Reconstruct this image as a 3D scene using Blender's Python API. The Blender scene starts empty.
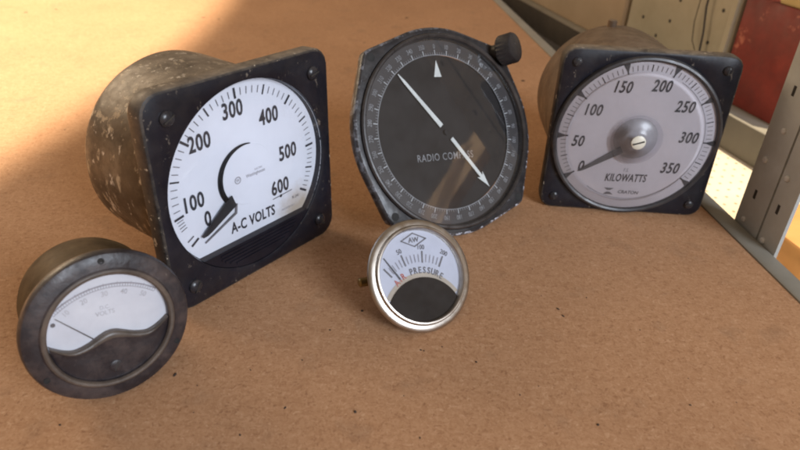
import bpy, bmesh, random
from math import *
from mathutils import Vector, Matrix
random.seed(7)
C = bpy.context.scene.collection
sc = bpy.context.scene
MM = 0.001

# ------------------------------------------------------------------ materials
def nodes_of(name):
    m = bpy.data.materials.new(name); m.use_nodes = True
    nt = m.node_tree; nt.nodes.clear()
    out = nt.nodes.new('ShaderNodeOutputMaterial')
    return m, nt, out

def N(nt, t, **kw):
    n = nt.nodes.new(t)
    for k, v in kw.items():
        if k in n.inputs.keys() if hasattr(n.inputs, 'keys') else False:
            n.inputs[k].default_value = v
        else:
            setattr(n, k, v)
    return n

def rgba(c): return (c[0], c[1], c[2], 1)

def noise(nt, vec, scale, detail=4, rough=.55, stretch=None):
    if stretch:
        mp = nt.nodes.new('ShaderNodeMapping'); mp.inputs['Scale'].default_value = stretch
        nt.links.new(vec, mp.inputs['Vector']); vec = mp.outputs['Vector']
    n = nt.nodes.new('ShaderNodeTexNoise')
    n.inputs['Scale'].default_value = scale; n.inputs['Detail'].default_value = detail
    n.inputs['Roughness'].default_value = rough
    nt.links.new(vec, n.inputs['Vector'])
    return n.outputs['Fac']

def ramp(nt, fac, stops):
    r = nt.nodes.new('ShaderNodeValToRGB')
    e = r.color_ramp.elements
    while len(e) < len(stops): e.new(.5)
    for i, (p, c) in enumerate(stops):
        e[i].position = p; e[i].color = rgba(c) if len(c) == 3 else c
    nt.links.new(fac, r.inputs['Fac'])
    return r.outputs['Color']

def mixc(nt, fac, a, b, mode='MIX'):
    m = nt.nodes.new('ShaderNodeMix'); m.data_type = 'RGBA'; m.blend_type = mode
    if isinstance(fac, (int, float)): m.inputs[0].default_value = fac
    else: nt.links.new(fac, m.inputs[0])
    for sock, v in ((m.inputs[6], a), (m.inputs[7], b)):
        if isinstance(v, tuple): sock.default_value = rgba(v)
        else: nt.links.new(v, sock)
    return m.outputs[2]

def mat(name, c1, c2, scale=60, rough=.5, rvar=.15, metal=0, bump=0, bscale=300,
        chips=None, coat=0, stretch=None, dust=None, spec=.5, cstretch=None, settled=None, scratch=None, chipdir=None, spot=None):
    """two-tone noisy surface; chips=(colour, scale, threshold 0..1); dust=(colour, amount)"""
    m, nt, out = nodes_of(name)
    tc = nt.nodes.new('ShaderNodeTexCoord').outputs['Object']
    p = nt.nodes.new('ShaderNodeBsdfPrincipled')
    f = noise(nt, tc, scale, 6, .6, stretch)
    col = ramp(nt, f, [(.3, c1), (.7, c2)])
    rr = nt.nodes.new('ShaderNodeMapRange'); nt.links.new(noise(nt, tc, scale * 2.3, 5), rr.inputs['Value'])
    rr.inputs['From Min'].default_value = .3; rr.inputs['From Max'].default_value = .7
    rr.inputs['To Min'].default_value = max(.02, rough - rvar); rr.inputs['To Max'].default_value = min(1, rough + rvar)
    if dust:
        d = ramp(nt, noise(nt, tc, scale * .8 + 25, 8, .72), [(.45, (0, 0, 0)), (.75, (dust[1],) * 3)])
        col = mixc(nt, d, col, dust[0])
    if chips:
        k = ramp(nt, noise(nt, tc, chips[1], 4, .68, cstretch), [(chips[2], (0, 0, 0)), (min(1, chips[2] + .04), (1, 1, 1))])
        if chipdir:                               # wear gathers towards one side of the object
            dp = nt.nodes.new('ShaderNodeVectorMath'); dp.operation = 'DOT_PRODUCT'; nt.links.new(tc, dp.inputs[0]); dp.inputs[1].default_value = chipdir[0]
            mr = nt.nodes.new('ShaderNodeMapRange'); nt.links.new(dp.outputs['Value'], mr.inputs['Value'])
            mr.inputs['From Min'].default_value = chipdir[1]; mr.inputs['From Max'].default_value = chipdir[2]; mr.inputs['To Min'].default_value = chipdir[3]
            k = mixc(nt, 1.0, k, mr.outputs[0], 'MULTIPLY')
        col = mixc(nt, k, col, chips[0])
    if spot:                                      # one soft-edged tan spot: (colour, centre m, radius m)
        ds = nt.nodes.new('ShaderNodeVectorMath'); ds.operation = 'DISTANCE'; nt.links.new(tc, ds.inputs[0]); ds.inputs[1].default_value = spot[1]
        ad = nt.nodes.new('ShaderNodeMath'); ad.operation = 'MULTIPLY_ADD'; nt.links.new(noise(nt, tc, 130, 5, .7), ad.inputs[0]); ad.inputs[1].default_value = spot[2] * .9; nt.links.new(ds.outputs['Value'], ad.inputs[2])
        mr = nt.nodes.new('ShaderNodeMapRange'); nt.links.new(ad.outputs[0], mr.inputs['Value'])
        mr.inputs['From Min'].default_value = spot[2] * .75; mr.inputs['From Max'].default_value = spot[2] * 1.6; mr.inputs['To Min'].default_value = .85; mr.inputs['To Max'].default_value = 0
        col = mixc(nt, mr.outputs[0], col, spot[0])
    if scratch:                                   # fine scuffs running one way
        k = ramp(nt, noise(nt, tc, scratch[1], 5, .75, scratch[3]), [(scratch[2], (0, 0, 0)), (min(1, scratch[2] + .06), (.85, .85, .85))])
        col = mixc(nt, k, col, scratch[0])
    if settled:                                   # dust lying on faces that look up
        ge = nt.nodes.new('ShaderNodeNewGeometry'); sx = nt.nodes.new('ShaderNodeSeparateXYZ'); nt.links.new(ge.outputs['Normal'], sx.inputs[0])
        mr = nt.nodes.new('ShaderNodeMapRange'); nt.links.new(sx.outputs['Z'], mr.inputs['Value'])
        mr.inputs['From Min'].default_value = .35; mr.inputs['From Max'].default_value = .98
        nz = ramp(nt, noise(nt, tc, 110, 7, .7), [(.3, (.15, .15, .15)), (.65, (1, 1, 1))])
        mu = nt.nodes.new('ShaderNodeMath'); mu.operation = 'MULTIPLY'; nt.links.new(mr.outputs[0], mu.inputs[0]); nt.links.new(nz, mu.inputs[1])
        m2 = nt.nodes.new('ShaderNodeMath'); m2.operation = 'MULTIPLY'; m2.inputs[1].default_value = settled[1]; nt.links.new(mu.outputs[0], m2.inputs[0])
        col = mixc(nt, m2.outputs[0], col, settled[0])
    nt.links.new(col, p.inputs['Base Color'])
    nt.links.new(rr.outputs[0], p.inputs['Roughness'])
    p.inputs['Metallic'].default_value = metal
    p.inputs['Coat Weight'].default_value = coat
    p.inputs['Specular IOR Level'].default_value = spec
    if bump:
        b = nt.nodes.new('ShaderNodeBump'); b.inputs['Strength'].default_value = bump; b.inputs['Distance'].default_value = .0006
        nt.links.new(noise(nt, tc, bscale, 4), b.inputs['Height']); nt.links.new(b.outputs[0], p.inputs['Normal'])
    nt.links.new(p.outputs[0], out.inputs[0])
    return m

def glass_mat(name, rough=.03, tint=(1, 1, 1), haze=(.6, .6, .62), haze_amt=.02, scale=40, ior=1.5):
    """thin cover glass: clear, Fresnel reflection, a film of dust"""
    m, nt, out = nodes_of(name)
    tc = nt.nodes.new('ShaderNodeTexCoord').outputs['Object']
    t = nt.nodes.new('ShaderNodeBsdfTransparent'); t.inputs[0].default_value = rgba(tint)
    g = nt.nodes.new('ShaderNodeBsdfGlossy'); g.inputs['Roughness'].default_value = rough
    d = nt.nodes.new('ShaderNodeBsdfDiffuse'); d.inputs[0].default_value = rgba(haze)
    fr = nt.nodes.new('ShaderNodeFresnel'); fr.inputs['IOR'].default_value = ior
    a = nt.nodes.new('ShaderNodeMixShader'); b = nt.nodes.new('ShaderNodeMixShader')
    hz = ramp(nt, noise(nt, tc, scale, 7, .7), [(.35, (haze_amt * .3,) * 3), (.75, (haze_amt * 2.2,) * 3)])
    nt.links.new(hz, a.inputs[0]); nt.links.new(t.outputs[0], a.inputs[1]); nt.links.new(d.outputs[0], a.inputs[2])
    nt.links.new(fr.outputs[0], b.inputs[0]); nt.links.new(a.outputs[0], b.inputs[1]); nt.links.new(g.outputs[0], b.inputs[2])
    nt.links.new(b.outputs[0], out.inputs[0])
    return m

def board_mat(name):
    m, nt, out = nodes_of(name)
    tc = nt.nodes.new('ShaderNodeTexCoord').outputs['Object']
    p = nt.nodes.new('ShaderNodeBsdfPrincipled')
    # pressed chips: two voronoi layers of different grain, stretched differently
    def chips(scale, st, rot):
        mp = nt.nodes.new('ShaderNodeMapping'); mp.inputs['Scale'].default_value = st; mp.inputs['Rotation'].default_value = (0, 0, rot)
        nt.links.new(tc, mp.inputs['Vector'])
        wob = nt.nodes.new('ShaderNodeTexNoise'); wob.inputs['Scale'].default_value = 260; nt.links.new(tc, wob.inputs['Vector'])
        mx = nt.nodes.new('ShaderNodeMix'); mx.data_type = 'RGBA'; mx.blend_type = 'LINEAR_LIGHT'; mx.inputs[0].default_value = .0025
        nt.links.new(mp.outputs[0], mx.inputs[6]); nt.links.new(wob.outputs['Color'], mx.inputs[7])
        v = nt.nodes.new('ShaderNodeTexVoronoi'); v.inputs['Scale'].default_value = scale
        nt.links.new(mx.outputs[2], v.inputs['Vector'])
        s = nt.nodes.new('ShaderNodeSeparateColor'); nt.links.new(v.outputs['Color'], s.inputs[0])
        return s.outputs[0]
    a = chips(1250, (1, .55, 1), .5); b = chips(1000, (.42, 1, 1), -.35); c = noise(nt, tc, 1700, 3, .7)
    ad = nt.nodes.new('ShaderNodeMath'); ad.operation = 'ADD'; nt.links.new(a, ad.inputs[0]); nt.links.new(b, ad.inputs[1])
    ad2 = nt.nodes.new('ShaderNodeMath'); ad2.operation = 'ADD'; nt.links.new(ad.outputs[0], ad2.inputs[0]); nt.links.new(c, ad2.inputs[1])
    dv = nt.nodes.new('ShaderNodeMath'); dv.operation = 'MULTIPLY'; dv.inputs[1].default_value = 1 / 3; nt.links.new(ad2.outputs[0], dv.inputs[0])
    col = ramp(nt, dv.outputs[0], [(.14, (.28, .138, .068)), (.3, (.40, .212, .107)), (.52, (.45, .248, .130)), (.74, (.50, .288, .158)), (.88, (.60, .38, .23))])
    tone = ramp(nt, noise(nt, tc, 9, 4, .6), [(.3, (.93, .92, .91)), (.7, (1.05, 1.05, 1.05))])
    col = mixc(nt, 1.0, col, tone, 'MULTIPLY')
    # grey smudges and sparse dark flecks
    sm = ramp(nt, noise(nt, tc, 38, 5, .6), [(.57, (0, 0, 0)), (.74, (.34, .34, .34))])
    col = mixc(nt, sm, col, (.215, .135, .085))
    v = nt.nodes.new('ShaderNodeTexVoronoi'); v.inputs['Scale'].default_value = 42; nt.links.new(tc, v.inputs['Vector'])
    sp = nt.nodes.new('ShaderNodeSeparateColor'); nt.links.new(v.outputs['Color'], sp.inputs[0])
    sz = nt.nodes.new('ShaderNodeMath'); sz.operation = 'MULTIPLY'; sz.inputs[1].default_value = .12; nt.links.new(sp.outputs[1], sz.inputs[0])
    lt = nt.nodes.new('ShaderNodeMath'); lt.operation = 'LESS_THAN'; nt.links.new(v.outputs['Distance'], lt.inputs[0]); nt.links.new(sz.outputs[0], lt.inputs[1])
    gt = nt.nodes.new('ShaderNodeMath'); gt.operation = 'GREATER_THAN'; gt.inputs[1].default_value = .74; nt.links.new(sp.outputs[0], gt.inputs[0])
    an = nt.nodes.new('ShaderNodeMath'); an.operation = 'MULTIPLY'; nt.links.new(lt.outputs[0], an.inputs[0]); nt.links.new(gt.outputs[0], an.inputs[1])
    col = mixc(nt, an.outputs[0], col, (.055, .03, .02))
    nt.links.new(col, p.inputs['Base Color']); p.inputs['Roughness'].default_value = .72
    p.inputs['Specular IOR Level'].default_value = .25
    bp = nt.nodes.new('ShaderNodeBump'); bp.inputs['Strength'].default_value = .2; bp.inputs['Distance'].default_value = .0006
    nt.links.new(dv.outputs[0], bp.inputs['Height']); nt.links.new(bp.outputs[0], p.inputs['Normal'])
    nt.links.new(p.outputs[0], out.inputs[0])
    return m

M = {}
M['board'] = board_mat('fibreboard')
DUST = (.30, .23, .16)
M['bakelite'] = mat('black_bakelite', (.006, .006, .010), (.013, .013, .020), 45, .40, .12, dust=(DUST, .05), chips=((.34, .27, .2), 330, .695), bump=.1, spec=.34, scratch=((.19, .16, .13), 120, .615, (1, .6, 1)))
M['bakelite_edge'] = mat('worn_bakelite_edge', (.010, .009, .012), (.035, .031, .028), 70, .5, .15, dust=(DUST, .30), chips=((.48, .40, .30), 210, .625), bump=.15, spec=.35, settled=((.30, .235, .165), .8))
M['chin'] = mat('ribbed_black', (.006, .006, .010), (.014, .013, .020), 60, .4, .1, spec=.3)
M['bezel_grey'] = mat('dark_grey_ring', (.022, .022, .026), (.05, .047, .05), 55, .38, .1, dust=(DUST, .15))
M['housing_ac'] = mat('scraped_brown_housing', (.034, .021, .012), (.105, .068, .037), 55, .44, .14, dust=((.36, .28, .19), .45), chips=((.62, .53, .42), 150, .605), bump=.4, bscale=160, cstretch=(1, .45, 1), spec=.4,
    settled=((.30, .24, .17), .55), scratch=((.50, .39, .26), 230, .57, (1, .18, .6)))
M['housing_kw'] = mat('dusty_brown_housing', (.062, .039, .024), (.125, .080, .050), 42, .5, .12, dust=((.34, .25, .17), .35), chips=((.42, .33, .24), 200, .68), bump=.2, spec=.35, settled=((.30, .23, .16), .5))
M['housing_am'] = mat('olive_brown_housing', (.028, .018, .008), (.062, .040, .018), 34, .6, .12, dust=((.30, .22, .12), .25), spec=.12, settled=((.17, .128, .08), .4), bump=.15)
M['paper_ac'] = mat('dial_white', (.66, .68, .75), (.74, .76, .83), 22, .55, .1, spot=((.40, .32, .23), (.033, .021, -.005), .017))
M['paper_kw'] = mat('dial_lavender', (.64, .61, .66), (.72, .69, .74), 22, .5, .1)
M['paper_am'] = mat('dial_old_white', (.52, .54, .60), (.66, .68, .73), 45, .5, .1)
M['paper_air'] = mat('dial_blue_white', (.42, .43, .50), (.52, .53, .61), 30, .5, .1)
M['ink'] = mat('dial_ink', (.018, .018, .024), (.032, .032, .04), 90, .6, .1)
M['ink_grey'] = mat('faded_ink', (.22, .21, .24), (.33, .32, .35), 160, .6, .1)
M['ink_soft'] = mat('soft_ink', (.09, .085, .09), (.16, .15, .16), 160, .6, .1)
M['ink_faint'] = mat('faint_ink', (.34, .34, .37), (.5, .5, .53), 200, .6, .1)
M['ink_red'] = mat('red_ink', (.35, .08, .06), (.45, .13, .1), 160, .6, .1)
M['tan_shade'] = mat('tan_band_shade', (.36, .30, .235), (.46, .39, .31), 60, .6, .1)
M['needle'] = mat('needle_black', (.012, .012, .014), (.02, .02, .022), 60, .5, .1)
M['needle_grey'] = mat('needle_dark_grey', (.05, .05, .055), (.085, .085, .09), 60, .5, .1)
M['hub_grey'] = mat('hub_grey', (.36, .35, .365), (.43, .42, .43), 80, .5, .1)
M['screw'] = mat('black_screw', (.012, .012, .016), (.03, .03, .036), 120, .3, .1, dust=(DUST, .12))
M['comp_case'] = mat('black_crackle_paint', (.010, .010, .012), (.026, .023, .024), 42, .4, .14, dust=((.2, .17, .15), .2), chips=((.4, .4, .44), 260, .69), bump=.25, spec=.4)
M['comp_edge'] = mat('chipped_paint_edge', (.014, .013, .016), (.045, .042, .044), 60, .36, .14, dust=((.3, .28, .27), .35), chips=((.55, .57, .64), 210, .535), bump=.35, bscale=200, chipdir=((.75, -.66, 0), -.055, .02, .22))
M['comp_bezel'] = mat('compass_bezel', (.022, .020, .020), (.045, .039, .037), 60, .33, .1, dust=((.2, .17, .15), .22))
M['comp_scale'] = mat('compass_scale_ring', (.030, .026, .027), (.052, .045, .045), 40, .55, .1)
M['comp_disc'] = mat('compass_disc', (.007, .006, .007), (.014, .012, .013), 30, .6, .15, spec=.25)
M['lume'] = mat('pale_paint', (.70, .71, .68), (.80, .81, .77), 90, .6, .1)
M['print_white'] = mat('white_print', (.42, .43, .44), (.62, .63, .64), 220, .6, .1)
M['print_dim'] = mat('dim_white_print', (.20, .20, .21), (.34, .34, .35), 200, .6, .1)
M['am_flange'] = mat('grey_brown_bakelite', (.012, .010, .013), (.034, .028, .030), 50, .42, .14, dust=((.18, .13, .11), .42), bump=.3, scratch=((.2, .16, .14), 140, .66, (1, .5, 1)))
M['am_ridge'] = mat('rubbed_ridge', (.05, .04, .034), (.11, .085, .066), 60, .42, .1, dust=((.24, .18, .14), .4))
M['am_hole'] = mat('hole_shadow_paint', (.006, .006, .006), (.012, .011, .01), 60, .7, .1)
M['nickel'] = mat('dull_nickel', (.42, .38, .33), (.56, .51, .45), 70, .36, .1, metal=1, dust=((.35, .28, .2), .3))
M['air_cover'] = mat('dark_cover', (.012, .008, .006), (.022, .015, .012), 55, .7, .1, spec=.15)
M['air_case'] = mat('grey_case', (.09, .09, .10), (.17, .165, .17), 60, .45, .1, metal=.6)
M['brass'] = mat('tarnished_brass', (.24, .16, .06), (.36, .25, .1), 90, .4, .1, metal=.9)
M['cream_screw'] = mat('cream_screw', (.66, .63, .52), (.76, .73, .62), 120, .4, .1)
M['steel'] = mat('grey_painted_steel', (.235, .225, .19), (.30, .285, .245), 26, .5, .1, dust=((.3, .26, .2), .2), bump=.08)
M['post'] = mat('pale_grey_post_paint', (.38, .385, .37), (.50, .505, .485), 30, .5, .12, dust=((.3, .25, .2), .3), chips=((.12, .1, .08), 90, .7), bump=.15)
M['steel_hole'] = mat('bolt_zinc', (.46, .45, .43), (.66, .64, .61), 300, .35, .1)
M['slot_dark'] = mat('dark_steel', (.02, .018, .015), (.035, .03, .025), 60, .6, .1)
M['beige'] = mat('beige_paint', (.37, .335, .25), (.45, .405, .31), 14, .55, .1, dust=((.26, .2, .12), .3))
M['pinkbeige'] = mat('pink_beige_card', (.38, .285, .195), (.44, .335, .235), 18, .65, .1)
M['red'] = mat('red_card', (.13, .013, .010), (.24, .030, .019), 26, .55, .12, dust=((.10, .025, .018), .6), scratch=((.45, .14, .09), 40, .62, (.4, 1, 1)))
M['perf'] = mat('cream_perforated', (.68, .60, .48), (.76, .68, .56), 20, .6, .1)
M['perf_hole'] = mat('perforation', (.32, .24, .16), (.42, .32, .22), 60, .8, .1)
M['orange_wood'] = mat('orange_wood', (.50, .24, .075), (.62, .33, .12), 30, .6, .1, stretch=(.2, 1, 1))
M['timber'] = mat('sawn_timber', (.56, .39, .24), (.70, .50, .32), 20, .7, .1, stretch=(1, .3, 1))
M['beam'] = mat('grey_beam_paint', (.11, .105, .09), (.15, .14, .12), 26, .6, .1)
M['maroon'] = mat('maroon_paint', (.06, .012, .012), (.1, .02, .018), 50, .5, .1)
M['yellow_card'] = mat('yellow_card', (.50, .38, .16), (.6, .46, .22), 30, .6, .1)
M['cable'] = mat('black_rubber', (.02, .015, .012), (.035, .028, .022), 60, .6, .1)
M['grit'] = mat('dark_grit', (.02, .014, .010), (.06, .04, .028), 300, .8, .1)
M['floor'] = mat('concrete', (.05, .045, .04), (.08, .07, .06), 6, .8, .1)
M['beam_shade'] = mat('beam_shaded_copy', (.035, .028, .022), (.06, .048, .036), 20, .6, .1)
M['glass'] = glass_mat('cover_glass', .02, haze_amt=.012)
M['glass_kw'] = glass_mat('moulded_cover', .12, haze=(.62, .6, .62), haze_amt=.05, scale=55)
M['glass_comp'] = glass_mat('dusty_compass_glass', .035, haze=(.5, .47, .47), haze_amt=.022, scale=22, ior=1.85)
M['boss'] = glass_mat('frosted_boss', .25, tint=(.86, .85, .87), haze=(.42, .41, .43), haze_amt=.16, scale=40)

# ------------------------------------------------------------------ mesh helpers
class MB:
    """collects faces for one mesh object; T maps gauge coordinates (mm) to the thing's frame (m)"""
    def __init__(s, T=None): s.v = []; s.f = []; s.m = []; s.mats = []; s.T = T or Matrix.Scale(MM, 4)
    def mi(s, m):
        if m not in s.mats: s.mats.append(m)
        return s.mats.index(m)
    def add(s, vs, fs, m, X=None):
        b = len(s.v); k = s.mi(m)
        for v in vs:
            v = Vector(v)
            if X is not None: v = X @ v
            s.v.append(s.T @ v)
        for f in fs: s.f.append([b + i for i in f]); s.m.append(k)
    def loft(s, rings, m, cap0=False, cap1=False, X=None):
        n = len(rings[0]); vs = [p for r in rings for p in r]; ms = m if isinstance(m, list) else [m] * (len(rings) - 1)
        for k in range(len(rings) - 1):
            fs = [[i, (i + 1) % n, n + (i + 1) % n, n + i] for i in range(n)]
            s.add(rings[k] + rings[k + 1], fs, ms[k], X)
        if cap0: s.add(rings[0], [list(range(n))[::-1]], ms[0], X)
        if cap1: s.add(rings[-1], [list(range(n))], ms[-1], X)
    def lathe(s, prof, m, seg=96, cap0=False, cap1=False, X=None, centre=(0, 0)):
        rings = [[(centre[0] + r * cos(2 * pi * i / seg), centre[1] + r * sin(2 * pi * i / seg), z) for i in range(seg)] for r, z in prof]
        s.loft(rings, m, cap0, cap1, X)
    def disc(s, r, z, m, seg=96, centre=(0, 0)): 
        s.add([(centre[0] + r * cos(2 * pi * i / seg), centre[1] + r * sin(2 * pi * i / seg), z) for i in range(seg)], [list(range(seg))], m)
    def annulus(s, r0, r1, z, m, a0=0, a1=360, seg=96):
        vs = []; full = abs(a1 - a0) >= 360
        for i in range(seg + 1):
            a = radians(a0 + (a1 - a0) * i / seg)
            vs += [(r0 * cos(a), r0 * sin(a), z), (r1 * cos(a), r1 * sin(a), z)]
        s.add(vs, [[2 * i, 2 * i + 1, 2 * i + 3, 2 * i + 2] for i in range(seg)], m)
    def poly(s, pts, z, m): s.add([(x, y, z) for x, y in pts], [list(range(len(pts)))], m)
    def prism(s, pts, z0, z1, m, X=None):
        n = len(pts)
        s.add([(x, y, z0) for x, y in pts] + [(x, y, z1) for x, y in pts],
              [list(range(n))[::-1], [n + i for i in range(n)]] + [[i, (i + 1) % n, n + (i + 1) % n, n + i] for i in range(n)], m, X)
    def box(s, a, b, m, X=None):
        s.prism([(a[0], a[1]), (b[0], a[1]), (b[0], b[1]), (a[0], b[1])], a[2], b[2], m, X)
    def tick(s, ang, r0, r1, w, z, m, c=(0, 0)):
        a = radians(ang); d = (cos(a), sin(a)); t = (-d[1] * w / 2, d[0] * w / 2)
        s.poly([(c[0] + d[0] * r0 - t[0], c[1] + d[1] * r0 - t[1]), (c[0] + d[0] * r1 - t[0], c[1] + d[1] * r1 - t[1]),
                (c[0] + d[0] * r1 + t[0], c[1] + d[1] * r1 + t[1]), (c[0] + d[0] * r0 + t[0], c[1] + d[1] * r0 + t[1])], z, m)
    def text(s, body, pos, h, z, m, rot=0, sx=.75, bold=.02, shear=0, space=1.0):
        vs, fs = glyphs(body, bold, shear, space)
        k = h / .73
        X = Matrix.Translation((pos[0], pos[1], z)) @ Matrix.Rotation(radians(rot), 4, 'Z') @ Matrix.Diagonal((k * sx, k, 1, 1))
        s.add(vs, fs, m, X)
    def tube(s, pts, r, m, seg=10):
        rings = []
        for i, p in enumerate(pts):
            p = Vector(p); d = (Vector(pts[min(i + 1, len(pts) - 1)]) - Vector(pts[max(i - 1, 0)])).normalized()
            u = d.orthogonal().normalized() if i == 0 else (u - d * u.dot(d)).normalized()
            w = d.cross(u)
            rings.append([tuple(p + (u * cos(2 * pi * k / seg) + w * sin(2 * pi * k / seg)) * r) for k in range(seg)])
        s.loft(rings, m, True, True)
    def build(s, name, parent=None, smooth=True, angle=.6):
        me = bpy.data.meshes.new(name); me.from_pydata([tuple(v) for v in s.v], [], s.f)
        for m in s.mats: me.materials.append(M[m])
        for p, k in zip(me.polygons, s.m): p.material_index = k
        bm = bmesh.new(); bm.from_mesh(me)
        bmesh.ops.remove_doubles(bm, verts=bm.verts, dist=1e-7)
        if smooth:
            for f in bm.faces: f.smooth = True
            for e in bm.edges:
                if len(e.link_faces) == 2 and e.calc_face_angle(0) > angle: e.smooth = False
        bm.to_mesh(me); bm.free()
        o = bpy.data.objects.new(name, me); C.objects.link(o)
        if parent: o.parent = parent
        return o

_gl = {}
def glyphs(body, bold, shear, space):
    key = (body, bold, shear, space)
    if key not in _gl:
        cu = bpy.data.curves.new('lettering', 'FONT'); cu.body = body; cu.align_x = 'CENTER'; cu.align_y = 'CENTER'
        cu.offset = bold; cu.shear = shear; cu.space_character = space; cu.resolution_u = 3
        ob = bpy.data.objects.new('lettering', cu); C.objects.link(ob)
        bpy.context.view_layer.update()
        me = bpy.data.meshes.new_from_object(ob.evaluated_get(bpy.context.evaluated_depsgraph_get()))
        vs = [tuple(v.co) for v in me.vertices]; fs = [list(p.vertices) for p in me.polygons]
        ys = [v[1] for v in vs]; xs = [v[0] for v in vs]; cy = (min(ys) + max(ys)) / 2; cx = (min(xs) + max(xs)) / 2
        vs = [(x - cx, y - cy, 0) for x, y, z in vs]
        bpy.data.objects.remove(ob); bpy.data.curves.remove(cu); bpy.data.meshes.remove(me)
        _gl[key] = (vs, fs)
    return _gl[key]

SEG = 144
def rsq(h, r, z, seg=SEG):
    """rounded-square ring"""
    out = []
    for i in range(seg):
        a = 2 * pi * i / seg; c, s = cos(a), sin(a)
        t = h / max(abs(c), abs(s)); x, y = c * t, s * t
        k = h - r
        if abs(x) > k and abs(y) > k:      # corner: intersect the ray with the corner circle
            sx, sy = copysign(k, x), copysign(k, y)
            b = c * sx + s * sy; d = b * b - (sx * sx + sy * sy - r * r)
            t = b + sqrt(max(d, 0)); x, y = c * t, s * t
        out.append((x, y, z))
    return out
def circ(r, z, seg=SEG): return [(r * cos(2 * pi * i / seg), r * sin(2 * pi * i / seg), z) for i in range(seg)]

def thing(name, label, cat, loc, r, up, n, group=None):
    o = bpy.data.objects.new(name, None); C.objects.link(o)
    Mx = Matrix((( r[0], up[0], n[0], loc[0]), (r[1], up[1], n[1], loc[1]), (r[2], up[2], n[2], loc[2]), (0, 0, 0, 1)))
    o.matrix_world = Mx; o.empty_display_size = .02
    tag(o, label, cat, group)
    return o
def tag(o, label, cat, group=None, kind=None):
    if label: o['label'] = label
    if cat: o['category'] = cat
    if group: o['group'] = group
    if kind: o['kind'] = kind
    return o
def axes(yaw, tilt):
    yaw, tilt = radians(yaw), radians(tilt)
    nh = Vector((sin(yaw), -cos(yaw), 0)); r = Vector((cos(yaw), sin(yaw), 0))
    up = Vector((0, 0, cos(tilt))) - nh * sin(tilt)
    return r, up, r.cross(up)
def local(R, roll=0, scale=1):
    return Matrix.Scale(MM, 4) @ Matrix.Translation((0, R, 0)) @ Matrix.Rotation(radians(roll), 4, 'Z') @ Matrix.Scale(scale, 4)

def slotted_screw(T, parent, x, y, r, z, m='screw', name='screw', rot=30, dome=.35):
    b = MB(T); b.lathe([(r, z), (r, z + r * dome * .6), (r * .8, z + r * dome), (r * .45, z + r * dome * 1.25), (.02, z + r * dome * 1.3)], m, 32, centre=(x, y), cap1=True)
    X = Matrix.Translation((x, y, 0)) @ Matrix.Rotation(radians(rot), 4, 'Z')
    b.box((-r * .8, -r * .11, z + r * dome * .9), (r * .8, r * .11, z + r * dome * 1.36), 'slot_dark', X)
    return b.build(name, parent)

# ------------------------------------------------------------------ 1  A-C VOLTS meter
r, up, n = axes(53.46, 1.82)
g = thing('voltmeter', 'large black square gauge with white dial reading A-C VOLTS, scraped brown round housing behind', 'gauge',
          (-.07375, .28787, .0003), r, up, n, 'old panel gauges on the shelf')
T = local(56)
b = MB(T)
b.loft([circ(50, -11), rsq(53.5, 9, -11), rsq(55.2, 10, -10.2), rsq(55.8, 10, -8.6), rsq(56, 10, -1.6), rsq(55.6, 9.8, -.6), rsq(54.6, 9, 0), circ(50.8, 0), circ(50, -.4), circ(49.2, -6)],
       ['bakelite_edge', 'bakelite_edge', 'bakelite_edge', 'bakelite_edge', 'bakelite_edge', 'bakelite_edge', 'bakelite', 'bakelite', 'bakelite'])
b.build('flange', g)
b = MB(T)
b.lathe([(51, -10.8), (51.6, -14), (52, -60), (51.6, -67), (49.5, -71.5), (45, -73.5), (.1, -74)], 'housing_ac', 128)
b.build('housing', g)
b = MB(T)
z = -4.7
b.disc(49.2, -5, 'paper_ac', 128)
maj = {0: 213, 100: 190, 200: 141, 300: 94, 400: 47, 500: 3, 600: -32}
def ang_ac(v):
    k = min(int(v // 100) * 100, 500); return maj[k] + (maj[k + 100] - maj[k]) * (v - k) / 100
for v in range(0, 601, 10):
    if 0 < v < 60: continue
    if v % 100 == 0: b.tick(ang_ac(v), 41, 46.4, 1.25, z, 'ink')
    elif v % 50 == 0: b.tick(ang_ac(v), 41.2, 46.2, .85, z, 'ink')
    else: b.tick(ang_ac(v), 42, 45.6, .42, z, 'ink_soft')
b.tick(208.5, 42, 46.2, .8, z, 'ink_soft')
for s_, p in (('300', (-5.2, 36.2)), ('200', (-26, 25.9)), ('400', (16.6, 27)), ('500', (27.7, 3.6)), ('600', (20.4, -14.6)), ('100', (-33.6, -2.6)), ('0', (-27.6, -14.2))):
    b.text(s_, p, 8.3, z, 'ink', 0, .70, .026, 0, 1.08)
b.text('A-C VOLTS', (.2, -26.4), 6.3, z, 'ink', -1.5, .66, .024, 0, 1.07)
HZ = -4.5
b.text('Westinghouse', (4.4, -1.0), 2.0, HZ, 'ink_grey', 0, .8, .006, 0)
b.text('ELECTRIC', (6.6, 1.3), 1.1, HZ, 'ink_grey', 0, .8, .0, 0)
b.add([(-7.2 + rr * cos(2 * pi * i / 32), -.9 + rr * sin(2 * pi * i / 32), HZ) for rr in (1.5, 2.0) for i in range(32)], [[i, (i + 1) % 32, 32 + (i + 1) % 32, 32 + i] for i in range(32)], 'ink_grey')
b.text('W', (-7.2, -.9), 1.7, HZ, 'ink_grey', 0, .9, .02)
b.poly([(14.5, -20.9), (28.6, -20.1), (28.6, -19.6), (14.5, -20.4)], z, 'ink_soft')
b.disc(.9, z + .02, 'ink', 20, centre=(20.3, -20.6))
b.text('K-241', (31, -25), 1.7, z, 'ink_soft', 0, .9, 0)
b.text('FULL SCALE 150 V', (25, -29.6), 1.1, z, 'ink_grey', 0, .8, 0)
b.build('dial', g)
b = MB(T)   # white hub cover with the maker's name, raised over the dial
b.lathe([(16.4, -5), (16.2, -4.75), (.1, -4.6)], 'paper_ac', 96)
b.build('hub_cover', g)
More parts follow.
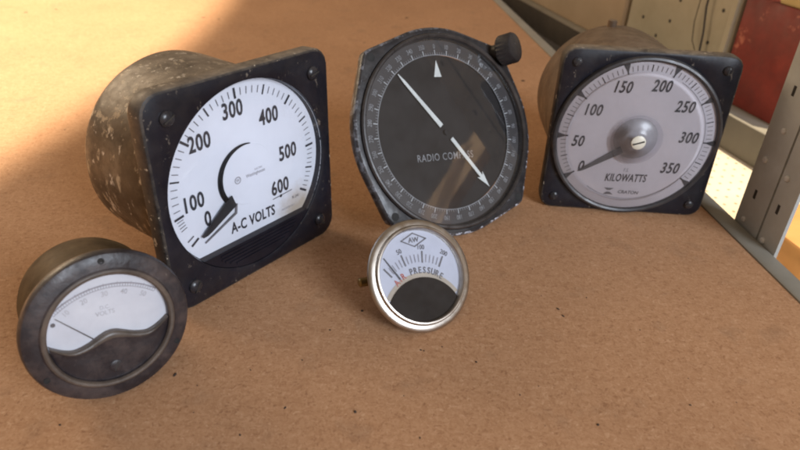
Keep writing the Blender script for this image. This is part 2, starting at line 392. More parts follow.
b = MB(T)   # black crescent round the hub and the pointer
vs = []; K = 40
for i in range(K + 1):
    t = i / K; a = radians(80 + (222 - 80) * t); w = 2.7 * sin(pi * min(1, (t * .62 + .02))) + .1
    vs += [(16.5 * cos(a), 16.5 * sin(a)), ((16.5 + w) * cos(a), (16.5 + w) * sin(a))]
for i in range(K):
    b.prism([vs[2 * i], vs[2 * i + 1], vs[2 * i + 3], vs[2 * i + 2]], -4.9, -4.2, 'needle')
b.prism([(-13.2, -6.6), (-17.8, -9.4), (-33.6, -21.6), (-33.0, -22.4), (-30.4, -22.2), (-27.8, -21.2), (-11.2, -12.8)], -3.2, -2.5, 'needle')
b.prism([(-10.6, -12.6), (-11.4, -17.4), (-31.5, -26.2), (-31.2, -26.9), (-10.4, -18.4), (-9.4, -13)], -4.4, -4.0, 'ink_soft')  # pointer's shadow on the dial, drawn as a thin dark strip
b.build('needle', g)
b = MB(T)   # ribbed chin closing the lower part of the opening
a0 = asin(-34 / 49.6); K = 40
arc = [(49.6 * cos(pi - a0 + (pi + 2 * a0) * i / K), 49.6 * sin(pi - a0 + (pi + 2 * a0) * i / K)) for i in range(K + 1)]
b.prism(arc, -5.5, -.7, 'chin')
for k in range(5):
    y = -36.2 - k * 2.0; w = min(26, sqrt(49 ** 2 - y * y) - 4)
    b.box((-w, y - .55, -.8), (w, y + .5, -.2), 'chin')
b.build('chin_plate', g)
for x in (-1, 1):
    for y in (-1, 1): slotted_screw(T, g, x * 43.8, y * 43.8, 3.6, -.1, rot=random.uniform(0, 180), dome=.6)
b = MB(T); b.lathe([(49.4, -1.5), (49.4, -1.2), (.05, -1.2)], 'glass', 96); b.build('cover_glass', g)

# ------------------------------------------------------------------ 2  KILOWATTS meter
r, up, n = axes(-2.02, 2.07)
g = thing('wattmeter', 'black square gauge with lavender dial reading KILOWATTS and pale centre screw, by the upright', 'gauge',
          (.1448, .37279, .0004), r, up, n, 'old panel gauges on the shelf')
HS = 53.0
T = local(HS)
b = MB(T)
b.loft([circ(48, -11), rsq(51, 8, -11), rsq(52.6, 8, -10), rsq(53, 8, -8.6), rsq(53, 8, -1.4), rsq(52.6, 7.8, -.5), rsq(51.8, 7.2, 0), circ(50.6, 0), circ(47.5, -2)],
       ['bakelite_edge'] * 6 + ['bakelite', 'bakelite'])
b.build('flange', g)
c0 = (-.3, -1.0)
b = MB(T)
b.lathe([(51.7, -.3), (51.7, 1.6), (51.0, 3.0), (49.8, 3.4), (48.7, 2.8), (48.2, .2)], 'bezel_grey', 128, centre=c0)
b.build('bezel', g)
b = MB(T)
b.lathe([(49.6, -10.8), (50.3, -14), (50.1, -83), (49.6, -90), (46, -94), (.1, -95)], 'housing_kw', 128)
b.lathe([(3.2, 48.5), (3.2, 54), (2.4, 54.6), (.05, 54.7)], 'housing_kw', 24, X=Matrix.Translation((-6, -.4, -84)) @ Matrix.Rotation(-pi / 2, 4, 'X'))
b.build('housing', g)
T2 = T @ Matrix.Translation((c0[0], c0[1], 0))
b = MB(T2); z = 1.15
b.disc(48.4, .9, 'paper_kw', 128)
b.annulus(41.6, 42.0, 1.0, 'ink_grey', -125, 62, 90)  # arc painted on the dial for the reflecting edge of the domed glass
mj = {0: 216, 50: 181, 100: 146, 150: 108, 200: 71, 250: 35, 300: 0, 350: -36}
def ang_kw(v):
    k = min(v // 50 * 50, 300); return mj[k] + (mj[k + 50] - mj[k]) * (v - k) / 50
for v in range(0, 351, 5):
    a = ang_kw(v)
    if v % 50 == 0:
        b.tick(a, 41.8, 48, .9, z, 'ink')
        q = radians(a); d = Vector((cos(q), sin(q))); t = Vector((-d.y, d.x))
        b.poly([tuple(d * 48.3 + t * 2.0), tuple(d * 43 + t * .2), tuple(d * 43 - t * .2), tuple(d * 48.3 - t * 2.0)], z + .02, 'ink')
    elif v % 25 == 0: b.tick(a, 42.4, 46.6, .6, z, 'ink')
    else: b.tick(a, 43, 46.2, .34, z, 'ink_soft')
for s_, p in (('50', (-35, -3.8)), ('100', (-29, 16.9)), ('150', (-14, 32.2)), ('200', (8.5, 34.2)), ('250', (25.2, 22.3)), ('300', (32.4, 2.8)), ('350', (26, -18.3)), ('0', (-30, -20.6))):
    b.text(s_, p, 7.4, z, 'ink', 0, .70, .022, .22, 1.1)
b.text('KILOWATTS', (-.2, -27), 5.4, z, 'ink', 2, .60, .018, .2, 1.08)
b.text('F.S.', (-1.2, -21.5), 2.6, z, 'ink_grey', 0, .7, 0, .2)
b.text('CRATON', (3.4, -37.1), 2.3, z, 'ink_soft', 0, 1.0, .016, .15)
b.poly([(-12.6, -34.8), (-6.2, -34.8), (-8.6, -36.4), (-10.4, -36.4)], z, 'ink_soft')
b.poly([(-12.6, -39.4), (-10.4, -37.6), (-8.6, -37.6), (-6.2, -39.4)], z, 'ink_soft')
b.build('dial', g)
b = MB(T2)
b.prism([(-8.5, -5.5), (-31, -22.8), (-31.9, -24), (-30.3, -23.7), (-27.5, -22.3), (-6, -9.5)], 1.9, 2.5, 'needle_grey')
b.lathe([(13.5, 1.03), (10.5, 1.25), (8.5, 1.8), (6, 2.7), (.05, 2.9)], 'hub_grey', 48)
b.build('needle', g)
b = MB(T2); b.lathe([(48.3, 2.4), (42.5, 2.7), (41.5, 3.5), (16, 3.5)], 'glass_kw', 128); b.build('cover_glass', g)
b = MB(T2); b.lathe([(16, 3.5), (14, 3.7), (12, 4.2), (10, 5.0), (8, 6.2), (6.5, 7.1), (5.2, 7.6), (.05, 7.7)], 'boss', 96); b.build('zero_boss', g)
slotted_screw(T2, g, 0, 0, 4.4, 7.6, 'cream_screw', 'zero_screw', 20, .25)
for x in (-1, 1):
    for y in (-1, 1): slotted_screw(T, g, x * 44.2, y * 44.4, 2.8, -.1, rot=random.uniform(0, 180), dome=.5)

# ------------------------------------------------------------------ 3  RADIO COMPASS
r, up, n = axes(34.57, 30.57)
g = thing('radio_compass', 'black round eared dial reading RADIO COMPASS with white needles and corner knob, tilted back', 'gauge',
          (.0271, .3642 + 0, 0), r, up, n, 'old panel gauges on the shelf')
# base point: the lowest rim point touches the board
KS = .9876
ctr = Vector((.02676, .35968, .05683))
base = ctr - up * .06379 * KS
g.matrix_world = Matrix(((r.x, up.x, n.x, base.x), (r.y, up.y, n.y, base.y), (r.z, up.z, n.z, base.z), (0, 0, 0, 1)))
ROLL = -6
T = local(63.79 * KS, ROLL, KS)
def hull_ring(R, ear_c, ear_r, z, seg=SEG):
    """outline of a disc with four rounded ears: tangent hull, sampled by angle"""
    pts = []
    for i in range(seg):
        a = 2 * pi * i / seg; best = R
        for k in range(4):
            e = radians(45 + 90 * k); d = (a - e + pi) % (2 * pi) - pi
            bt = acos((R - ear_r) / ear_c)                 # tangent direction on both circles
            ta = atan2(ear_c * 0 + ear_r * sin(bt), ear_c + ear_r * cos(bt))
            if abs(d) < ta:                                # on the ear arc
                bq = ear_c * cos(d); best = max(best, bq + sqrt(max(0, bq * bq - ear_c ** 2 + ear_r ** 2)))
            elif abs(d) < bt: best = max(best, R / cos(abs(d) - bt))
        pts.append((best * cos(a), best * sin(a), z))
    return pts
H = lambda d, z: hull_ring(64.0 - d, 64.6, 5.8 - d, z)
b = MB(T)
b.loft([circ(50, -8), H(1.5, -8), H(.3, -7), H(0, -5.5), H(0, -1.4), H(.6, -.5), H(1.6, 0), circ(60.4, 0), circ(59.8, -.8), circ(59.2, -.8)],
       ['comp_edge'] * 6 + ['comp_case'] * 3)
b.build('flange', g)
b = MB(T); b.lathe([(60, -.6), (60, 1.2), (59.2, 2.2), (58.2, 2.3), (57.4, 1.6), (56.6, -3.5)], 'comp_bezel', 128); b.build('bezel', g)
b = MB(T); b.lathe([(49, -7.8), (48.6, -20), (46, -33), (43, -35), (.1, -36)], 'comp_case', 96); b.build('housing', g)
b = MB(T); z = -2.75
b.annulus(47.6, 56.9, -3, 'comp_scale', seg=128)
for k in range(0, 360, 2):
    a = 90 - k
    if k % 10 == 0: b.tick(a, 47.6, 50.6, .55, z, 'print_white')
    else: b.tick(a, 47.6, 49.2, .3, z, 'print_dim')
b.annulus(47.4, 47.9, z, 'print_dim', seg=128)
for k in range(36):
    a = 90 - 10 * k; q = radians(a)
    b.text(str(10 * k), (52.9 * cos(q), 52.9 * sin(q)), 2.9, z, 'print_dim', a - 90, .72, .01)
b.build('azimuth_ring', g)
b = MB(T); z = -3.75
b.disc(47.6, -4, 'comp_disc', 128)
b.text('RADIO COMPASS', (-2.4, -14.6), 4.6, z, 'print_dim', -1, .78, .002, 0, 1.12)
b.prism([(0.25, 44.6), (-2.7, 34.2), (2.7, 34.2)], -3.6, -3.2, 'lume')
b.build('dial', g)
b = MB(T)
def rot2(p, a): a = radians(a); return (p[0] * cos(a) - p[1] * sin(a), p[0] * sin(a) + p[1] * cos(a))
na = 128
b.prism([rot2(p, na) for p in ((46.4, -.25), (46.4, .25), (40, .95), (5, 1.5), (5, -1.5), (40, -.95))], -2.9, -2.4, 'lume')
na = -54.5
b.prism([rot2(p, na) for p in ((5, -1.25), (36.5, -1.05), (35, -2.8), (45.4, 0), (35, 2.8), (36.5, 1.05), (5, 1.25))], -2.9, -2.4, 'lume')
b.lathe([(1.8, -4), (1.8, -2.2), (.05, -2.1)], 'comp_disc', 24)
b.build('needle', g)
for k in (1, 2, 3):
    a = radians(45 + 90 * k)
    b = MB(T); b.lathe([(2.5, .03), (.05, .03)], 'am_hole', 24, centre=(65.5 * cos(a), 65.5 * sin(a))); b.build('mounting_hole', g)
b = MB(T)   # tuning knob on the corner ear
X = Matrix.Translation((45.5, 47.5, 0)) @ Matrix.Rotation(radians(24), 4, 'Y')
ring = lambda R, z: [((R + (.28 if i % 2 else -.28)) * cos(2 * pi * i / 48), (R + (.28 if i % 2 else -.28)) * sin(2 * pi * i / 48), z) for i in range(48)]
sm = lambda R, z: [(R * cos(2 * pi * i / 48), R * sin(2 * pi * i / 48), z) for i in range(48)]
b.loft([sm(5, -2), sm(5, 3), sm(8.6, 3.4), ring(9.4, 4.4), ring(9.4, 12.6), sm(8.8, 13.8), sm(7.2, 14.2), sm(.05, 14.3)], ['comp_case'] * 7, X=X)
b.build('knob', g)
b = MB(T); b.lathe([(57.2, -.6), (57.2, -.2), (.05, -.2)], 'glass_comp', 96); b.build('cover_glass', g)

# ------------------------------------------------------------------ 4  small round ammeter
r, up, n = axes(40.41, 9.0)
R = 32.57
KS = .9952
ctr = Vector((-.11425, .19546, .03301)); base = ctr - up * R * KS * MM
g = thing('round_meter', 'small round grey brown gauge with half moon white dial, nearest at the lower left', 'gauge', base, r, up, n, 'old panel gauges on the shelf')
T = local(R * KS, -6, KS)
b = MB(T)
b.lathe([(26, -6.5), (31.3, -6.5), (32.3, -5.8), (32.57, -4.6), (32.5, -2.2), (31.9, -1.0), (30.6, -.35), (28, .15), (26.2, .4), (25.6, 1.0), (24.9, 1.35), (24.0, 1.2), (23.4, .4), (23.2, -3)],
        ['am_flange'] * 9 + ['am_ridge', 'am_ridge', 'am_ridge', 'am_flange'], 128)
b.build('flange', g)
b = MB(T); b.lathe([(28.0, -6.4), (28.1, -9), (27.6, -34), (26.6, -38.5), (23, -40), (.1, -40.3)], 'housing_am', 96); b.build('housing', g)
b = MB(T); z = -2.3
b.disc(23.3, -2.5, 'paper_am', 96)
S0 = (0, -14)
for rr_, w, m_ in ((32.6, .55, 'ink_grey'), (31.0, .22, 'ink_grey')):
    K = 40
    for i in range(K):
        a1, a2 = radians(128 - 76 * i / K), radians(128 - 76 * (i + 1) / K)
        b.poly([(S0[0] + (rr_ - w) * cos(a1), S0[1] + (rr_ - w) * sin(a1)), (S0[0] + rr_ * cos(a1), S0[1] + rr_ * sin(a1)),
                (S0[0] + rr_ * cos(a2), S0[1] + rr_ * sin(a2)), (S0[0] + (rr_ - w) * cos(a2), S0[1] + (rr_ - w) * sin(a2))], z, m_)
for i in range(41): b.tick(128 - 76 * i / 40, 31, 32.4 if i % 5 else 33.0, .2, z, 'ink_grey', S0)
for s_, a in (('10', 121), ('20', 106), ('30', 90), ('40', 75), ('50', 59)):
    q = radians(a); b.text(s_, (S0[0] + 28.6 * cos(q), S0[1] + 28.6 * sin(q)), 2.3, z, 'ink_faint', a - 90, .85, .01)
b.text('D.C.', (-.6, 8.9), 1.7, z, 'ink_faint', 0, .9, 0)
b.text('VOLTS', (-.8, 6.4), 2.0, z, 'ink_faint', 0, .9, .006)
b.disc(.9, z, 'ink_soft', 16, centre=(-19.9, 6.8))
b.build('dial', g)
b = MB(T)   # moulded lower cover with its wavy upper edge
def wave(x): return -6.4 + 4.9 * exp(-(x / 8.2) ** 2) + 4.6 * max(0, (abs(x) - 13.5) / 9) ** 1.6
xs = [-22.9 + 45.8 * i / 60 for i in range(61)]
def top(x, o=0): return wave(x) + o
edge = [(x, top(x)) for x in xs]
low = [(23.25 * cos(a), 23.25 * sin(a)) for a in [radians(-10 - 160 * i / 60) for i in range(61)]][::-1]
def strip_(b, A, zA, B, zB, m):
    n_ = len(A); b.add([(x, y, zA) for x, y in A] + [(x, y, zB) for x, y in B], [[i, i + 1, n_ + i + 1, n_ + i] for i in range(n_ - 1)], m)
lev = [(0, -2.5, 'am_ridge'), (.05, -.1, 'am_ridge'), (-.5, .55, 'am_ridge'), (-1.3, .75, 'am_ridge'), (-2.2, .5, 'am_flange'), (-3.4, .1, 'am_flange')]
prev = None
def lo(i): return low[i]
def interp(A, t): return [(a[0] + (l[0] - a[0]) * t, a[1] + (l[1] - a[1]) * t) for a, l in zip(A, low)]
ts = [(0, -2.5), (.0, -.1), (.03, .55), (.075, .8), (.13, .6), (.2, .25), (.4, .15), (.7, -.1), (1, -.6)]
for (t0, z0), (t1, z1) in zip(ts, ts[1:]):
    strip_(b, interp(edge, t0), z0, interp(edge, t1), z1, 'am_ridge' if t1 < .15 else 'am_flange')
b.build('lower_cover', g)
slotted_screw(T, g, 0, -17.6, 2.6, -.2, 'am_flange', 'zero_screw', 65, .2)
b = MB(T); 
d = Vector((-18.9, 10.6)) - Vector((-6.5, -3.5)); d.normalize(); t = Vector((-d.y, d.x))
p0, p1 = Vector((-6.5, -3.5)), Vector((-18.9, 9.6))
b.prism([tuple(p0 + t * .22), tuple(p0 - t * .22), tuple(p1 - t * .11), tuple(p1 + t * .11)], -1.5, -1.2, 'needle_grey'); b.build('needle', g)
for a in (90, -30, 210):
    q = radians(a); b = MB(T); b.lathe([(1.25, -.2), (1.25, .12), (.85, .12), (.8, -.05), (.03, -.08)], 'am_hole', 20, centre=(29.6 * cos(q), 29.6 * sin(q))); b.build('mounting_hole', g)
b = MB(T); K = 60   # window glass over the dial
up_arc = [(23.2 * cos(a), 23.2 * sin(a)) for a in [radians(188 - 196 * i / 60) for i in range(61)]]
strip_(b, up_arc, -.5, [(x, y + .0) for x, y in edge], -.5, 'glass'); b.build('cover_glass', g)

# ------------------------------------------------------------------ 5  AIR PRESSURE gauge
r, up, n = axes(32.82, 39.54)
R = 28.47
KS = .9930
ctr = Vector((.01182, .25689, .02326)); base = ctr - up * R * KS * MM
g = thing('pressure_gauge', 'little chrome rimmed AIR PRESSURE gauge in front of the radio compass', 'gauge', base, r, up, n, 'old panel gauges on the shelf')
T = local(R * KS, -8, KS)
b = MB(T)
b.lathe([(25, -3.5), (27.2, -3.5), (28.2, -2.6), (28.47, -1.6), (28.3, -.9), (27.7, -.2), (26.6, .2), (25.2, .3), (25.0, 1.1), (24.4, 1.8), (23.7, 1.9), (23.2, 1.3), (22.8, -2.2)], 'nickel', 128)
b.build('bezel', g)
b = MB(T); b.lathe([(26, -3.4), (25.6, -5), (21.6, -10), (15, -17.3), (13, -18.5), (.1, -19)], 'air_case', 96); b.build('housing', g)
b = MB(T); b.lathe([(6.5, -18), (6.5, -23)], 'brass', 6, cap1=True); b.lathe([(4.2, -23), (4.2, -31.2), (3.6, -31.8), (.05, -31.8)], 'brass', 24)
X = Matrix.Translation((-19, 1.5, -13)) @ Matrix.Rotation(radians(-90), 4, 'Y')
b.lathe([(2.3, -4), (2.3, 9), (1.6, 9.6), (.05, 9.6)], 'brass', 20, X=X)
b.build('stem', g)
b = MB(T); z = -1.75
b.disc(23.6, -2, 'paper_air', 96)
# tan band hugging the dark cover, clipped to the dial
cc = (-.6, -22.6)
def band(b, r0, r1, z, m, a0, a1, K=40):
    for i in range(K):
        q1, q2 = radians(a0 + (a1 - a0) * i / K), radians(a0 + (a1 - a0) * (i + 1) / K)
        P = [(cc[0] + rr * cos(q), cc[1] + rr * sin(q)) for rr, q in ((r0, q1), (r1, q1), (r1, q2), (r0, q2))]
        if all(hypot(*p) < 23.6 for p in P): b.poly(P, z, m)
band(b, 20, 23.9, z - .1, 'tan_shade', 5, 175)
for sgn in (0, 1): band(b, 23.9, 29, z - .1, 'tan_shade', 6 if sgn else 148, 32 if sgn else 174, 16)  # wider tan ends: shadow on the dial put into colour
TC = (-.6, -17)
def at(rad, a): q = radians(a); return (TC[0] + rad * cos(q), TC[1] + rad * sin(q))
for i in range(16):
    a = 129.2 - (129.2 - 58) * i / 15
    if i % 5 == 0: b.tick(a, 23.2, 29.2, .8, z, 'ink_soft', TC)
    else: b.tick(a, 23.6, 27.6, .5, z, 'ink_grey', TC)
for s_, a in (('50', 106), ('100', 82.5), ('200', 58)):
    b.text(s_, at(31.2, a), 2.5, z, 'ink_soft', a - 90, .85, .012)
word = 'AIR PRESSURE'
for i, ch in enumerate(word):
    if ch != ' ':
        a = 90 + (5.5 - i) * 7.3; b.text(ch, at(19.6, a), 3.3, z, 'ink_soft' if i > 2 else 'ink_red', a - 90, .78, .025)
D = [(-7, 18), (0, 21.4), (7, 18), (0, 14.6)]
for k in range(4):
    p, q = Vector(D[k]), Vector(D[(k + 1) % 4]); d = (q - p).normalized() * .3; t = Vector((-d.y, d.x))
    b.poly([tuple(p - d + t), tuple(p - d - t), tuple(q + d - t), tuple(q + d + t)], z, 'ink_soft')
b.text('AW', (0, 18), 2.6, z, 'ink_soft', 0, .95, .02)
b.build('dial', g)
b = MB(T)   # dark lower cover: lens-shaped plate under the glass
a1 = acos((23.5 ** 2 + hypot(*cc) ** 2 - 21.4 ** 2) / (2 * 23.5 * hypot(*cc)))
base_a = atan2(cc[1], cc[0])
K = 50
bot = [(23.5 * cos(base_a - a1 + 2 * a1 * i / K), 23.5 * sin(base_a - a1 + 2 * a1 * i / K)) for i in range(K + 1)]
pA, pB = bot[-1], bot[0]
qa = atan2(pA[1] - cc[1], pA[0] - cc[0]); qb = atan2(pB[1] - cc[1], pB[0] - cc[0])
if qb < qa: qb += 2 * pi
topa = [(cc[0] + 21.4 * cos(qa + (qb - qa) * i / K), cc[1] + 21.4 * sin(qa + (qb - qa) * i / K)) for i in range(1, K)]
b.prism(bot + topa, -1.9, -.9, 'air_cover'); b.build('lower_cover', g)
b = MB(T)
p0, p1 = Vector((-11.2, -.6)), Vector((-18.3, 10.8)); d = (p1 - p0).normalized(); t = Vector((-d.y, d.x))
b.prism([tuple(p0 + t * .35), tuple(p0 - t * .35), tuple(p1 - t * .15), tuple(p1 + t * .15)], -1.3, -1.0, 'needle_grey'); b.build('needle', g)
b = MB(T); b.lathe([(23.5, -.4), (15, -.1), (.05, .1)], 'glass', 96); b.build('cover_glass', g)

# ------------------------------------------------------------------ the shelf
W = Matrix.Identity(4)
ex = lambda y: .2055 - .127 * (y - .388)          # shelf edge line (board meets steel rail)
b = MB(W)
Y0, Y1 = -.45, 1.75
b.prism([(-1.1, Y0), (ex(Y0), Y0), (ex(Y1), Y1), (-1.1, Y1)], -.012, 0, 'board')
tag(b.build('shelf_board', None, False), None, None, kind='structure')
sf = bpy.data.objects.new('steel_shelf_frame', None); C.objects.link(sf); sf.location = (ex(.34), .34, -.4)
tag(sf, 'grey painted steel shelf rail and slotted uprights along the board edge', 'shelf frame')
def rel(o, p):
    o.parent = p; o.matrix_parent_inverse = Matrix.Translation(-Vector(p.location)); return o
E_ = Vector((-.127, 1, 0)).normalized(); NO = Vector((1, .127, 0)).normalized()
FR = Matrix(((E_.x, NO.x, 0, ex(.388)), (E_.y, NO.y, 0, .388), (0, 0, 1, 0), (0, 0, 0, 1)))   # frame: x along edge (away), y outward
b = MB(FR)
RW = .0125
prof = [(.0004, .0008), (.0022, .0018), (RW - .001, .0018), (RW, .0008), (RW, -.034), (RW - .0018, -.034), (RW - .0018, -.0005), (.0004, -.0005)]
b.add([(-.85, y, z) for y, z in prof] + [(1.38, y, z) for y, z in prof],
      [[i, (i + 1) % 8, 8 + (i + 1) % 8, 8 + i] for i in range(8)] + [list(range(8)), list(range(8, 16))[::-1]], 'steel')
rel(b.build('edge_rail'), sf)
def upright(x0, x1, inner):
    b = MB(FR); y0 = RW + .0006
    b.box((x0, y0, -.4), (x1, y0 + .0022, .75), 'post')
    xa = x1 - .0022 if inner else x0
    b.box((xa, y0 + .0022, -.4), (xa + .0022, y0 + .009, .75), 'post')
    o = rel(b.build('upright_post'), sf)
    xc = (x0 + x1) / 2
    for k in range(17):
        for s in (0,):
            z_ = -.06 + k * .0215 + random.uniform(-.002, .002)
            if k % 3 == 1:                        # an open slot instead of a bolt
                sl = MB(FR); sl.box((xc + .001, y0 - .0002, z_ - .003), (xc + .0032, y0 + .0004, z_ + .003), 'slot_dark')
                q = sl.build('slot'); q.parent = o; q.matrix_parent_inverse = Matrix.Identity(4); continue
            h = MB(FR); X = Matrix.Translation((xc + (.004 if k % 2 else -.002), y0, z_)) @ Matrix.Rotation(pi / 2, 4, 'X')
            bs = random.uniform(.72, 1.0); h.lathe([(.0023 * bs, 0), (.0022 * bs, .0007), (.0015 * bs, .0013), (.00002, .0014)], 'steel_hole', 20, X=X)
            q = h.build('bolt'); q.parent = o; q.matrix_parent_inverse = Matrix.Identity(4)
    return o
upright(-.0445, -.0205, False)
upright(-.0640, -.0462, True)

# ------------------------------------------------------------------ what stands beyond the shelf
e1 = Vector((.274, -.962, 0)).normalized(); e2 = Vector((.962, .274, 0)).normalized()
O = Vector((.36, .674, -.03))
NF = Matrix(((e1.x, e2.x, 0, O.x), (e1.y, e2.y, 0, O.y), (0, 0, 1, O.z), (0, 0, 0, 1)))    # x nearer along the row, y away from us
ns = bpy.data.objects.new('neighbour_shelf', None); C.objects.link(ns); ns.location = O - Vector((0, 0, .5))
tag(ns, 'grey steel shelf beyond the uprights carrying the red box', 'shelf')
b = MB(NF); b.box((-1.2, -.0215, -.006), (.6, .34, 0), 'steel'); rel(b.build('shelf_deck', None, False), ns)
b = MB(NF); b.box((-.14, -.0235, -.034), (.6, -.0216, .0004), 'beam'); b.box((-1.2, -.0235, -.034), (-.1402, -.0216, .0004), 'beam_shade')  # far stretch of the same beam coloured darker for its shade
rel(b.build('front_beam', None, False), ns)
def rbox(NFm, x0, x1, y0, y1, z0, z1, m, rad=.003):
    b = MB(NFm); k = rad
    def ring(d, z): return [(x0 + d, y0 + k, z), (x0 + k, y0 + d, z), (x1 - k, y0 + d, z), (x1 - d, y0 + k, z), (x1 - d, y1 - k, z), (x1 - k, y1 - d, z), (x0 + k, y1 - d, z), (x0 + d, y1 - k, z)]
    b.loft([ring(k * .6, z0), ring(0, z0 + k), ring(0, z1 - k), ring(k * .6, z1)], m, True, True)
    return b
bb = rbox(NF, -.235, -.0385, 0, .26, .0004, .30, 'beige')
for x, z_ in ((-.2, .05), (-.145, .058), (-.135, .085), (-.19, .085), (-.07, .052), (-.165, .035), (-.1, .03), (-.21, .12), (-.12, .12), (-.06, .09)):
    X = Matrix.Translation((x, 0, z_)) @ Matrix.Rotation(pi / 2, 4, 'X')
    bb.lathe([(.0022, 0), (.0020, .0006), (.00002, .0008)], 'slot_dark', 16, X=X)
bb.box((-.0465, -.003, .0006), (-.039, -.0002, .299), 'beige')
tag(bb.build('metal_cabinet', None), 'beige metal cabinet front with scattered dark screw heads, left of the red box', 'cabinet')
pb = rbox(NF, -.62, -.238, -.004, .2, .0004, .26, 'pinkbeige')
D = [(-.33, .108), (-.30, .075), (-.285, .086), (-.312, .12)]
for k in range(4):
    p, q = Vector(D[k]), Vector(D[(k + 1) % 4]); d = (q - p).normalized() * .0009; t = Vector((-d.y, d.x))
    P = [p - d + t, p - d - t, q + d - t, q + d + t]
    pb.add([(v.x, -.0044, v.y) for v in P], [[0, 1, 2, 3]], 'ink_grey')
tag(pb.build('storage_carton', None), 'pinkish beige carton with a faint printed outline, behind the kilowatt gauge', 'carton')
rb = rbox(NF, -.0355, .0635, .002, .17, .0004, .112, 'red')
tag(rb.build('red_box', None), 'dull red box standing between the beige cabinet and the steel upright', 'box')
yb = rbox(NF, .005, .075, .004, .12, .1125, .16, 'yellow_card')
tag(yb.build('small_carton', None), 'small yellowish carton on top of the red box', 'carton')
# hanging cable in front of the cabinet
b = MB(NF)
pts = [(-.088, -.006, .22), (-.086, -.007, .16), (-.082, -.006, .12), (-.080, -.007, .09), (-.0745, -.006, .062), (-.0715, -.0065, .04), (-.069, -.006, .02), (-.068, -.008, .003)]
b.tube(pts, .0011, 'cable'); b.tube([(-.083, -.006, .12), (-.0925, -.007, .095), (-.094, -.006, .07), (-.088, -.007, .05), (-.080, -.006, .04)], .0005, 'cable')
tag(b.build('hanging_cable', None), 'thin dark cable hanging down the beige cabinet front', 'cable')
# perforated panel bridging the gap below
PZ = -.066
pp = MB(W)
pp.prism([(.205, .80), (.25, .28), (.52, .28), (.44, .62), (.352, .648), (.31, .80)], PZ - .0015, PZ, 'perf')
for i in range(-3, 30):
    for j in range(-4, 30):
        x = .235 + i * .0115 + j * .0032; y = .70 - j * .0125 + i * .0028
        if .29 < y < .69 and .23 < x < .345 - (y - .648) * .28 + .0:
            pp.disc(.0015, PZ + .0002, 'perf_hole', 12, centre=(x, y))
tag(pp.build('perforated_panel', None, False), 'sunlit cream perforated panel below the grey beam, beyond the shelf edge', 'panel')
# orange block
ob = MB(Matrix.Translation((.336, .438, PZ)) @ Matrix.Rotation(radians(14), 4, 'Z'))
prof = []
K = 8
for (cx, cy, a0) in ((.044, .03, 0), (-.036, .03, 90), (-.036, -.03, 180), (.044, -.03, 270)):
    for i in range(K + 1):
        a = radians(a0 + 90 * i / K); prof.append((cx + .009 * cos(a), cy + .009 * sin(a)))
sc_ = lambda k, z: [(x * k, y * k, z) for x, y in prof]
ob.loft([sc_(.97, 0.0003), sc_(1, .002), sc_(1, .022), sc_(.97, .0245)], 'orange_wood', True, True)
ob.build('x') if False else None
o = ob.build('wooden_block'); tag(o, 'rounded orange wooden block at the right edge below the shelf rail', 'block')
# two unseen timbers added off to the right to reflect in the compass glass
nn = Vector((-.8, 0, .6))
def timber(y0, z0, y1, z1, w0, w1, label):
    A, B = Vector((.75 + (z0 - .34) * .75, y0, z0)), Vector((.75 + (z1 - .34) * .75, y1, z1))
    d = (A - B).normalized(); t = d.cross(nn).normalized(); q = MB(W)
    P = [A + t * w0, A - t * w0, B - t * w1, B + t * w1]
    q.add([tuple(p) for p in P] + [tuple(p - nn * .022) for p in P], [[0, 1, 2, 3], [7, 6, 5, 4]] + [[i, i + 4, (i + 1) % 4 + 4, (i + 1) % 4] for i in range(4)], 'timber')
    tag(q.build('reflection_timber', None, False), label, 'timber')
timber(.30, .455, -.95, -.28, .034, .034, 'wider added timber, out of view, mirrored as a tan streak in the compass glass')
timber(.165, .41, -.60, -.52, .02, .02, 'narrow added timber, out of view, mirrored left of the wide tan streak in the compass glass')
fl = MB(W); fl.prism([(-4, -4), (5, -4), (5, 6), (-4, 6)], -1.0, -.95, 'floor'); tag(fl.build('floor', None, False), None, None, kind='structure')

# loose grit on the board: x, y, size, length ratio, turn
GRIT = [(-0.0171, 0.2552, 0.0007, 1.19, 1.63), (-0.0149, 0.1883, 0.0007, 1.3, 1.81), (0.0129, 0.2283, 0.0004, 1.5, 0.2), (0.0143, 0.2278, 0.0004, 1.01, 2.51), (0.0847, 0.2649, 0.0005, 2.4, 2.2), (0.0863, 0.2593, 0.0005, 2.4, 2.2), (0.0872, 0.1879, 0.0006, 1.21, 0.7), (-0.0959, 0.2042, 0.0007, 1.8, 1.41), (0.0386, 0.2221, 0.00047, 1.38, 1.92), (-0.0418, 0.2176, 0.00033, 1.51, 2.6), (-0.0597, 0.1733, 0.0004, 1.59, 2.01), (0.0564, 0.2027, 0.00031, 1.61, 1.77), (0.1236, 0.2512, 0.00036, 1.02, 2.6), (0.131, 0.2018, 0.00039, 1.58, 2.64), (-0.0444, 0.1885, 0.00044, 1.74, 1.18), (-0.0316, 0.2393, 0.00046, 1.36, 2.81), (-0.1321, 0.1738, 0.00048, 1.08, 0.41), (0.0124, 0.1764, 0.00034, 1.77, 1.31)]
gb = MB(W)
def crumb(x, y, r, sx=1, rot=0):
    rings = []
    for zz, k in ((0.0001, .9), (.35, 1), (.75, .6), (.9, .05)):
        rings.append([(r * k * sx * cos(2 * pi * i / 7) * random.uniform(.75, 1.15), r * k * sin(2 * pi * i / 7) * random.uniform(.75, 1.15), r * zz) for i in range(7)])
    gb.loft(rings, 'grit', False, True, Matrix.Translation((x, y, 0)) @ Matrix.Rotation(rot, 4, 'Z'))
for x, y, q, sx, turn in GRIT: crumb(x, y, q, sx, turn)
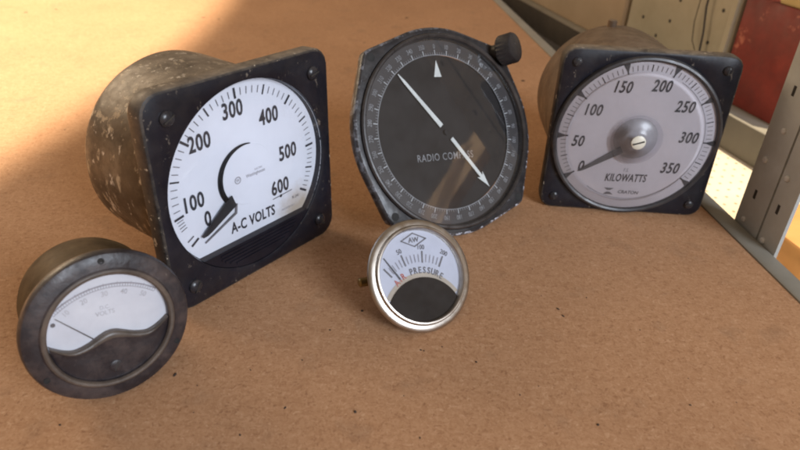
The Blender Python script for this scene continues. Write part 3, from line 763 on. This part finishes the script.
for i in range(60): crumb(random.uniform(-.2, .19), random.uniform(.13, .5), random.uniform(.00012, .00032), random.uniform(1, 2), random.uniform(0, 3))
tag(gb.build('grit', None), 'tiny dark crumbs and grit scattered over the brown board', 'grit', kind='stuff')

# ------------------------------------------------------------------ light
w = bpy.data.worlds.new('World'); sc.world = w; w.use_nodes = True
bg = w.node_tree.nodes['Background']; bg.inputs[0].default_value = (.70, .53, .38, 1); bg.inputs[1].default_value = .42
def lamp(name, kind, loc, target, energy, color, **kw):
    l = bpy.data.lights.new(name, kind); l.energy = energy; l.color = color
    for k, v in kw.items(): setattr(l, k, v)
    o = bpy.data.objects.new(name, l); C.objects.link(o); o.location = loc
    o.rotation_euler = (Vector(target) - Vector(loc)).to_track_quat('-Z', 'Y').to_euler()
    return o
# daylight from a window to the front right
lamp('window_light', 'AREA', (1.05, -.95, .80), (.05, .3, .0), 33, (.80, .88, 1.0), shape='RECTANGLE', size=.72, size_y=.72)
lamp('warm_left_fill', 'AREA', (-1.3, 1.0, .75), (.1, .45, .0), 13, (1.0, .76, .50), shape='RECTANGLE', size=.9, size_y=.7)  # added warm fill from the left, an unseen source brightening posts and housings
# two shafts of sun either side of the shelf above
lamp('sun_shaft', 'SPOT', (-2.30, .75, 5.0), (-2.30, .751, 0), 3700, (1.0, .86, .66), spot_size=2 * atan(2.06 / 5), spot_blend=.024, shadow_soft_size=.03)
lamp('sun_shaft', 'SPOT', (.88, .30, 3.0), (.68, .42, 0), 750, (1.0, .82, .56), spot_size=2 * atan(.415 / 3), spot_blend=.04, shadow_soft_size=.02)

# ------------------------------------------------------------------ camera
cam = bpy.data.cameras.new('camera'); co = bpy.data.objects.new('camera', cam); C.objects.link(co)
pt, ro = radians(31.209), radians(2.892)
Rv, Uv, Fv = Vector((1, 0, 0)), Vector((0, sin(pt), cos(pt))), Vector((0, cos(pt), -sin(pt)))
X_ = Rv * cos(ro) + Uv * sin(ro); Y_ = Uv * cos(ro) - Rv * sin(ro); Z_ = -Fv
co.matrix_world = Matrix(((X_.x, Y_.x, Z_.x, 0), (X_.y, Y_.y, Z_.y, 0), (X_.z, Y_.z, Z_.z, .20693), (0, 0, 0, 1)))
cam.sensor_width = 36; cam.lens = 638.33 / 800 * 36; cam.clip_start = .01; cam.clip_end = 100
cam.dof.use_dof = True; cam.dof.focus_distance = .33; cam.dof.aperture_fstop = 14
sc.camera = co
sc.view_settings.view_transform = 'Standard'; sc.view_settings.look = 'None'
sc.view_settings.exposure = 0; sc.view_settings.gamma = 1
sc.cycles.filter_width = 2.0
sc.cycles.use_denoising = True
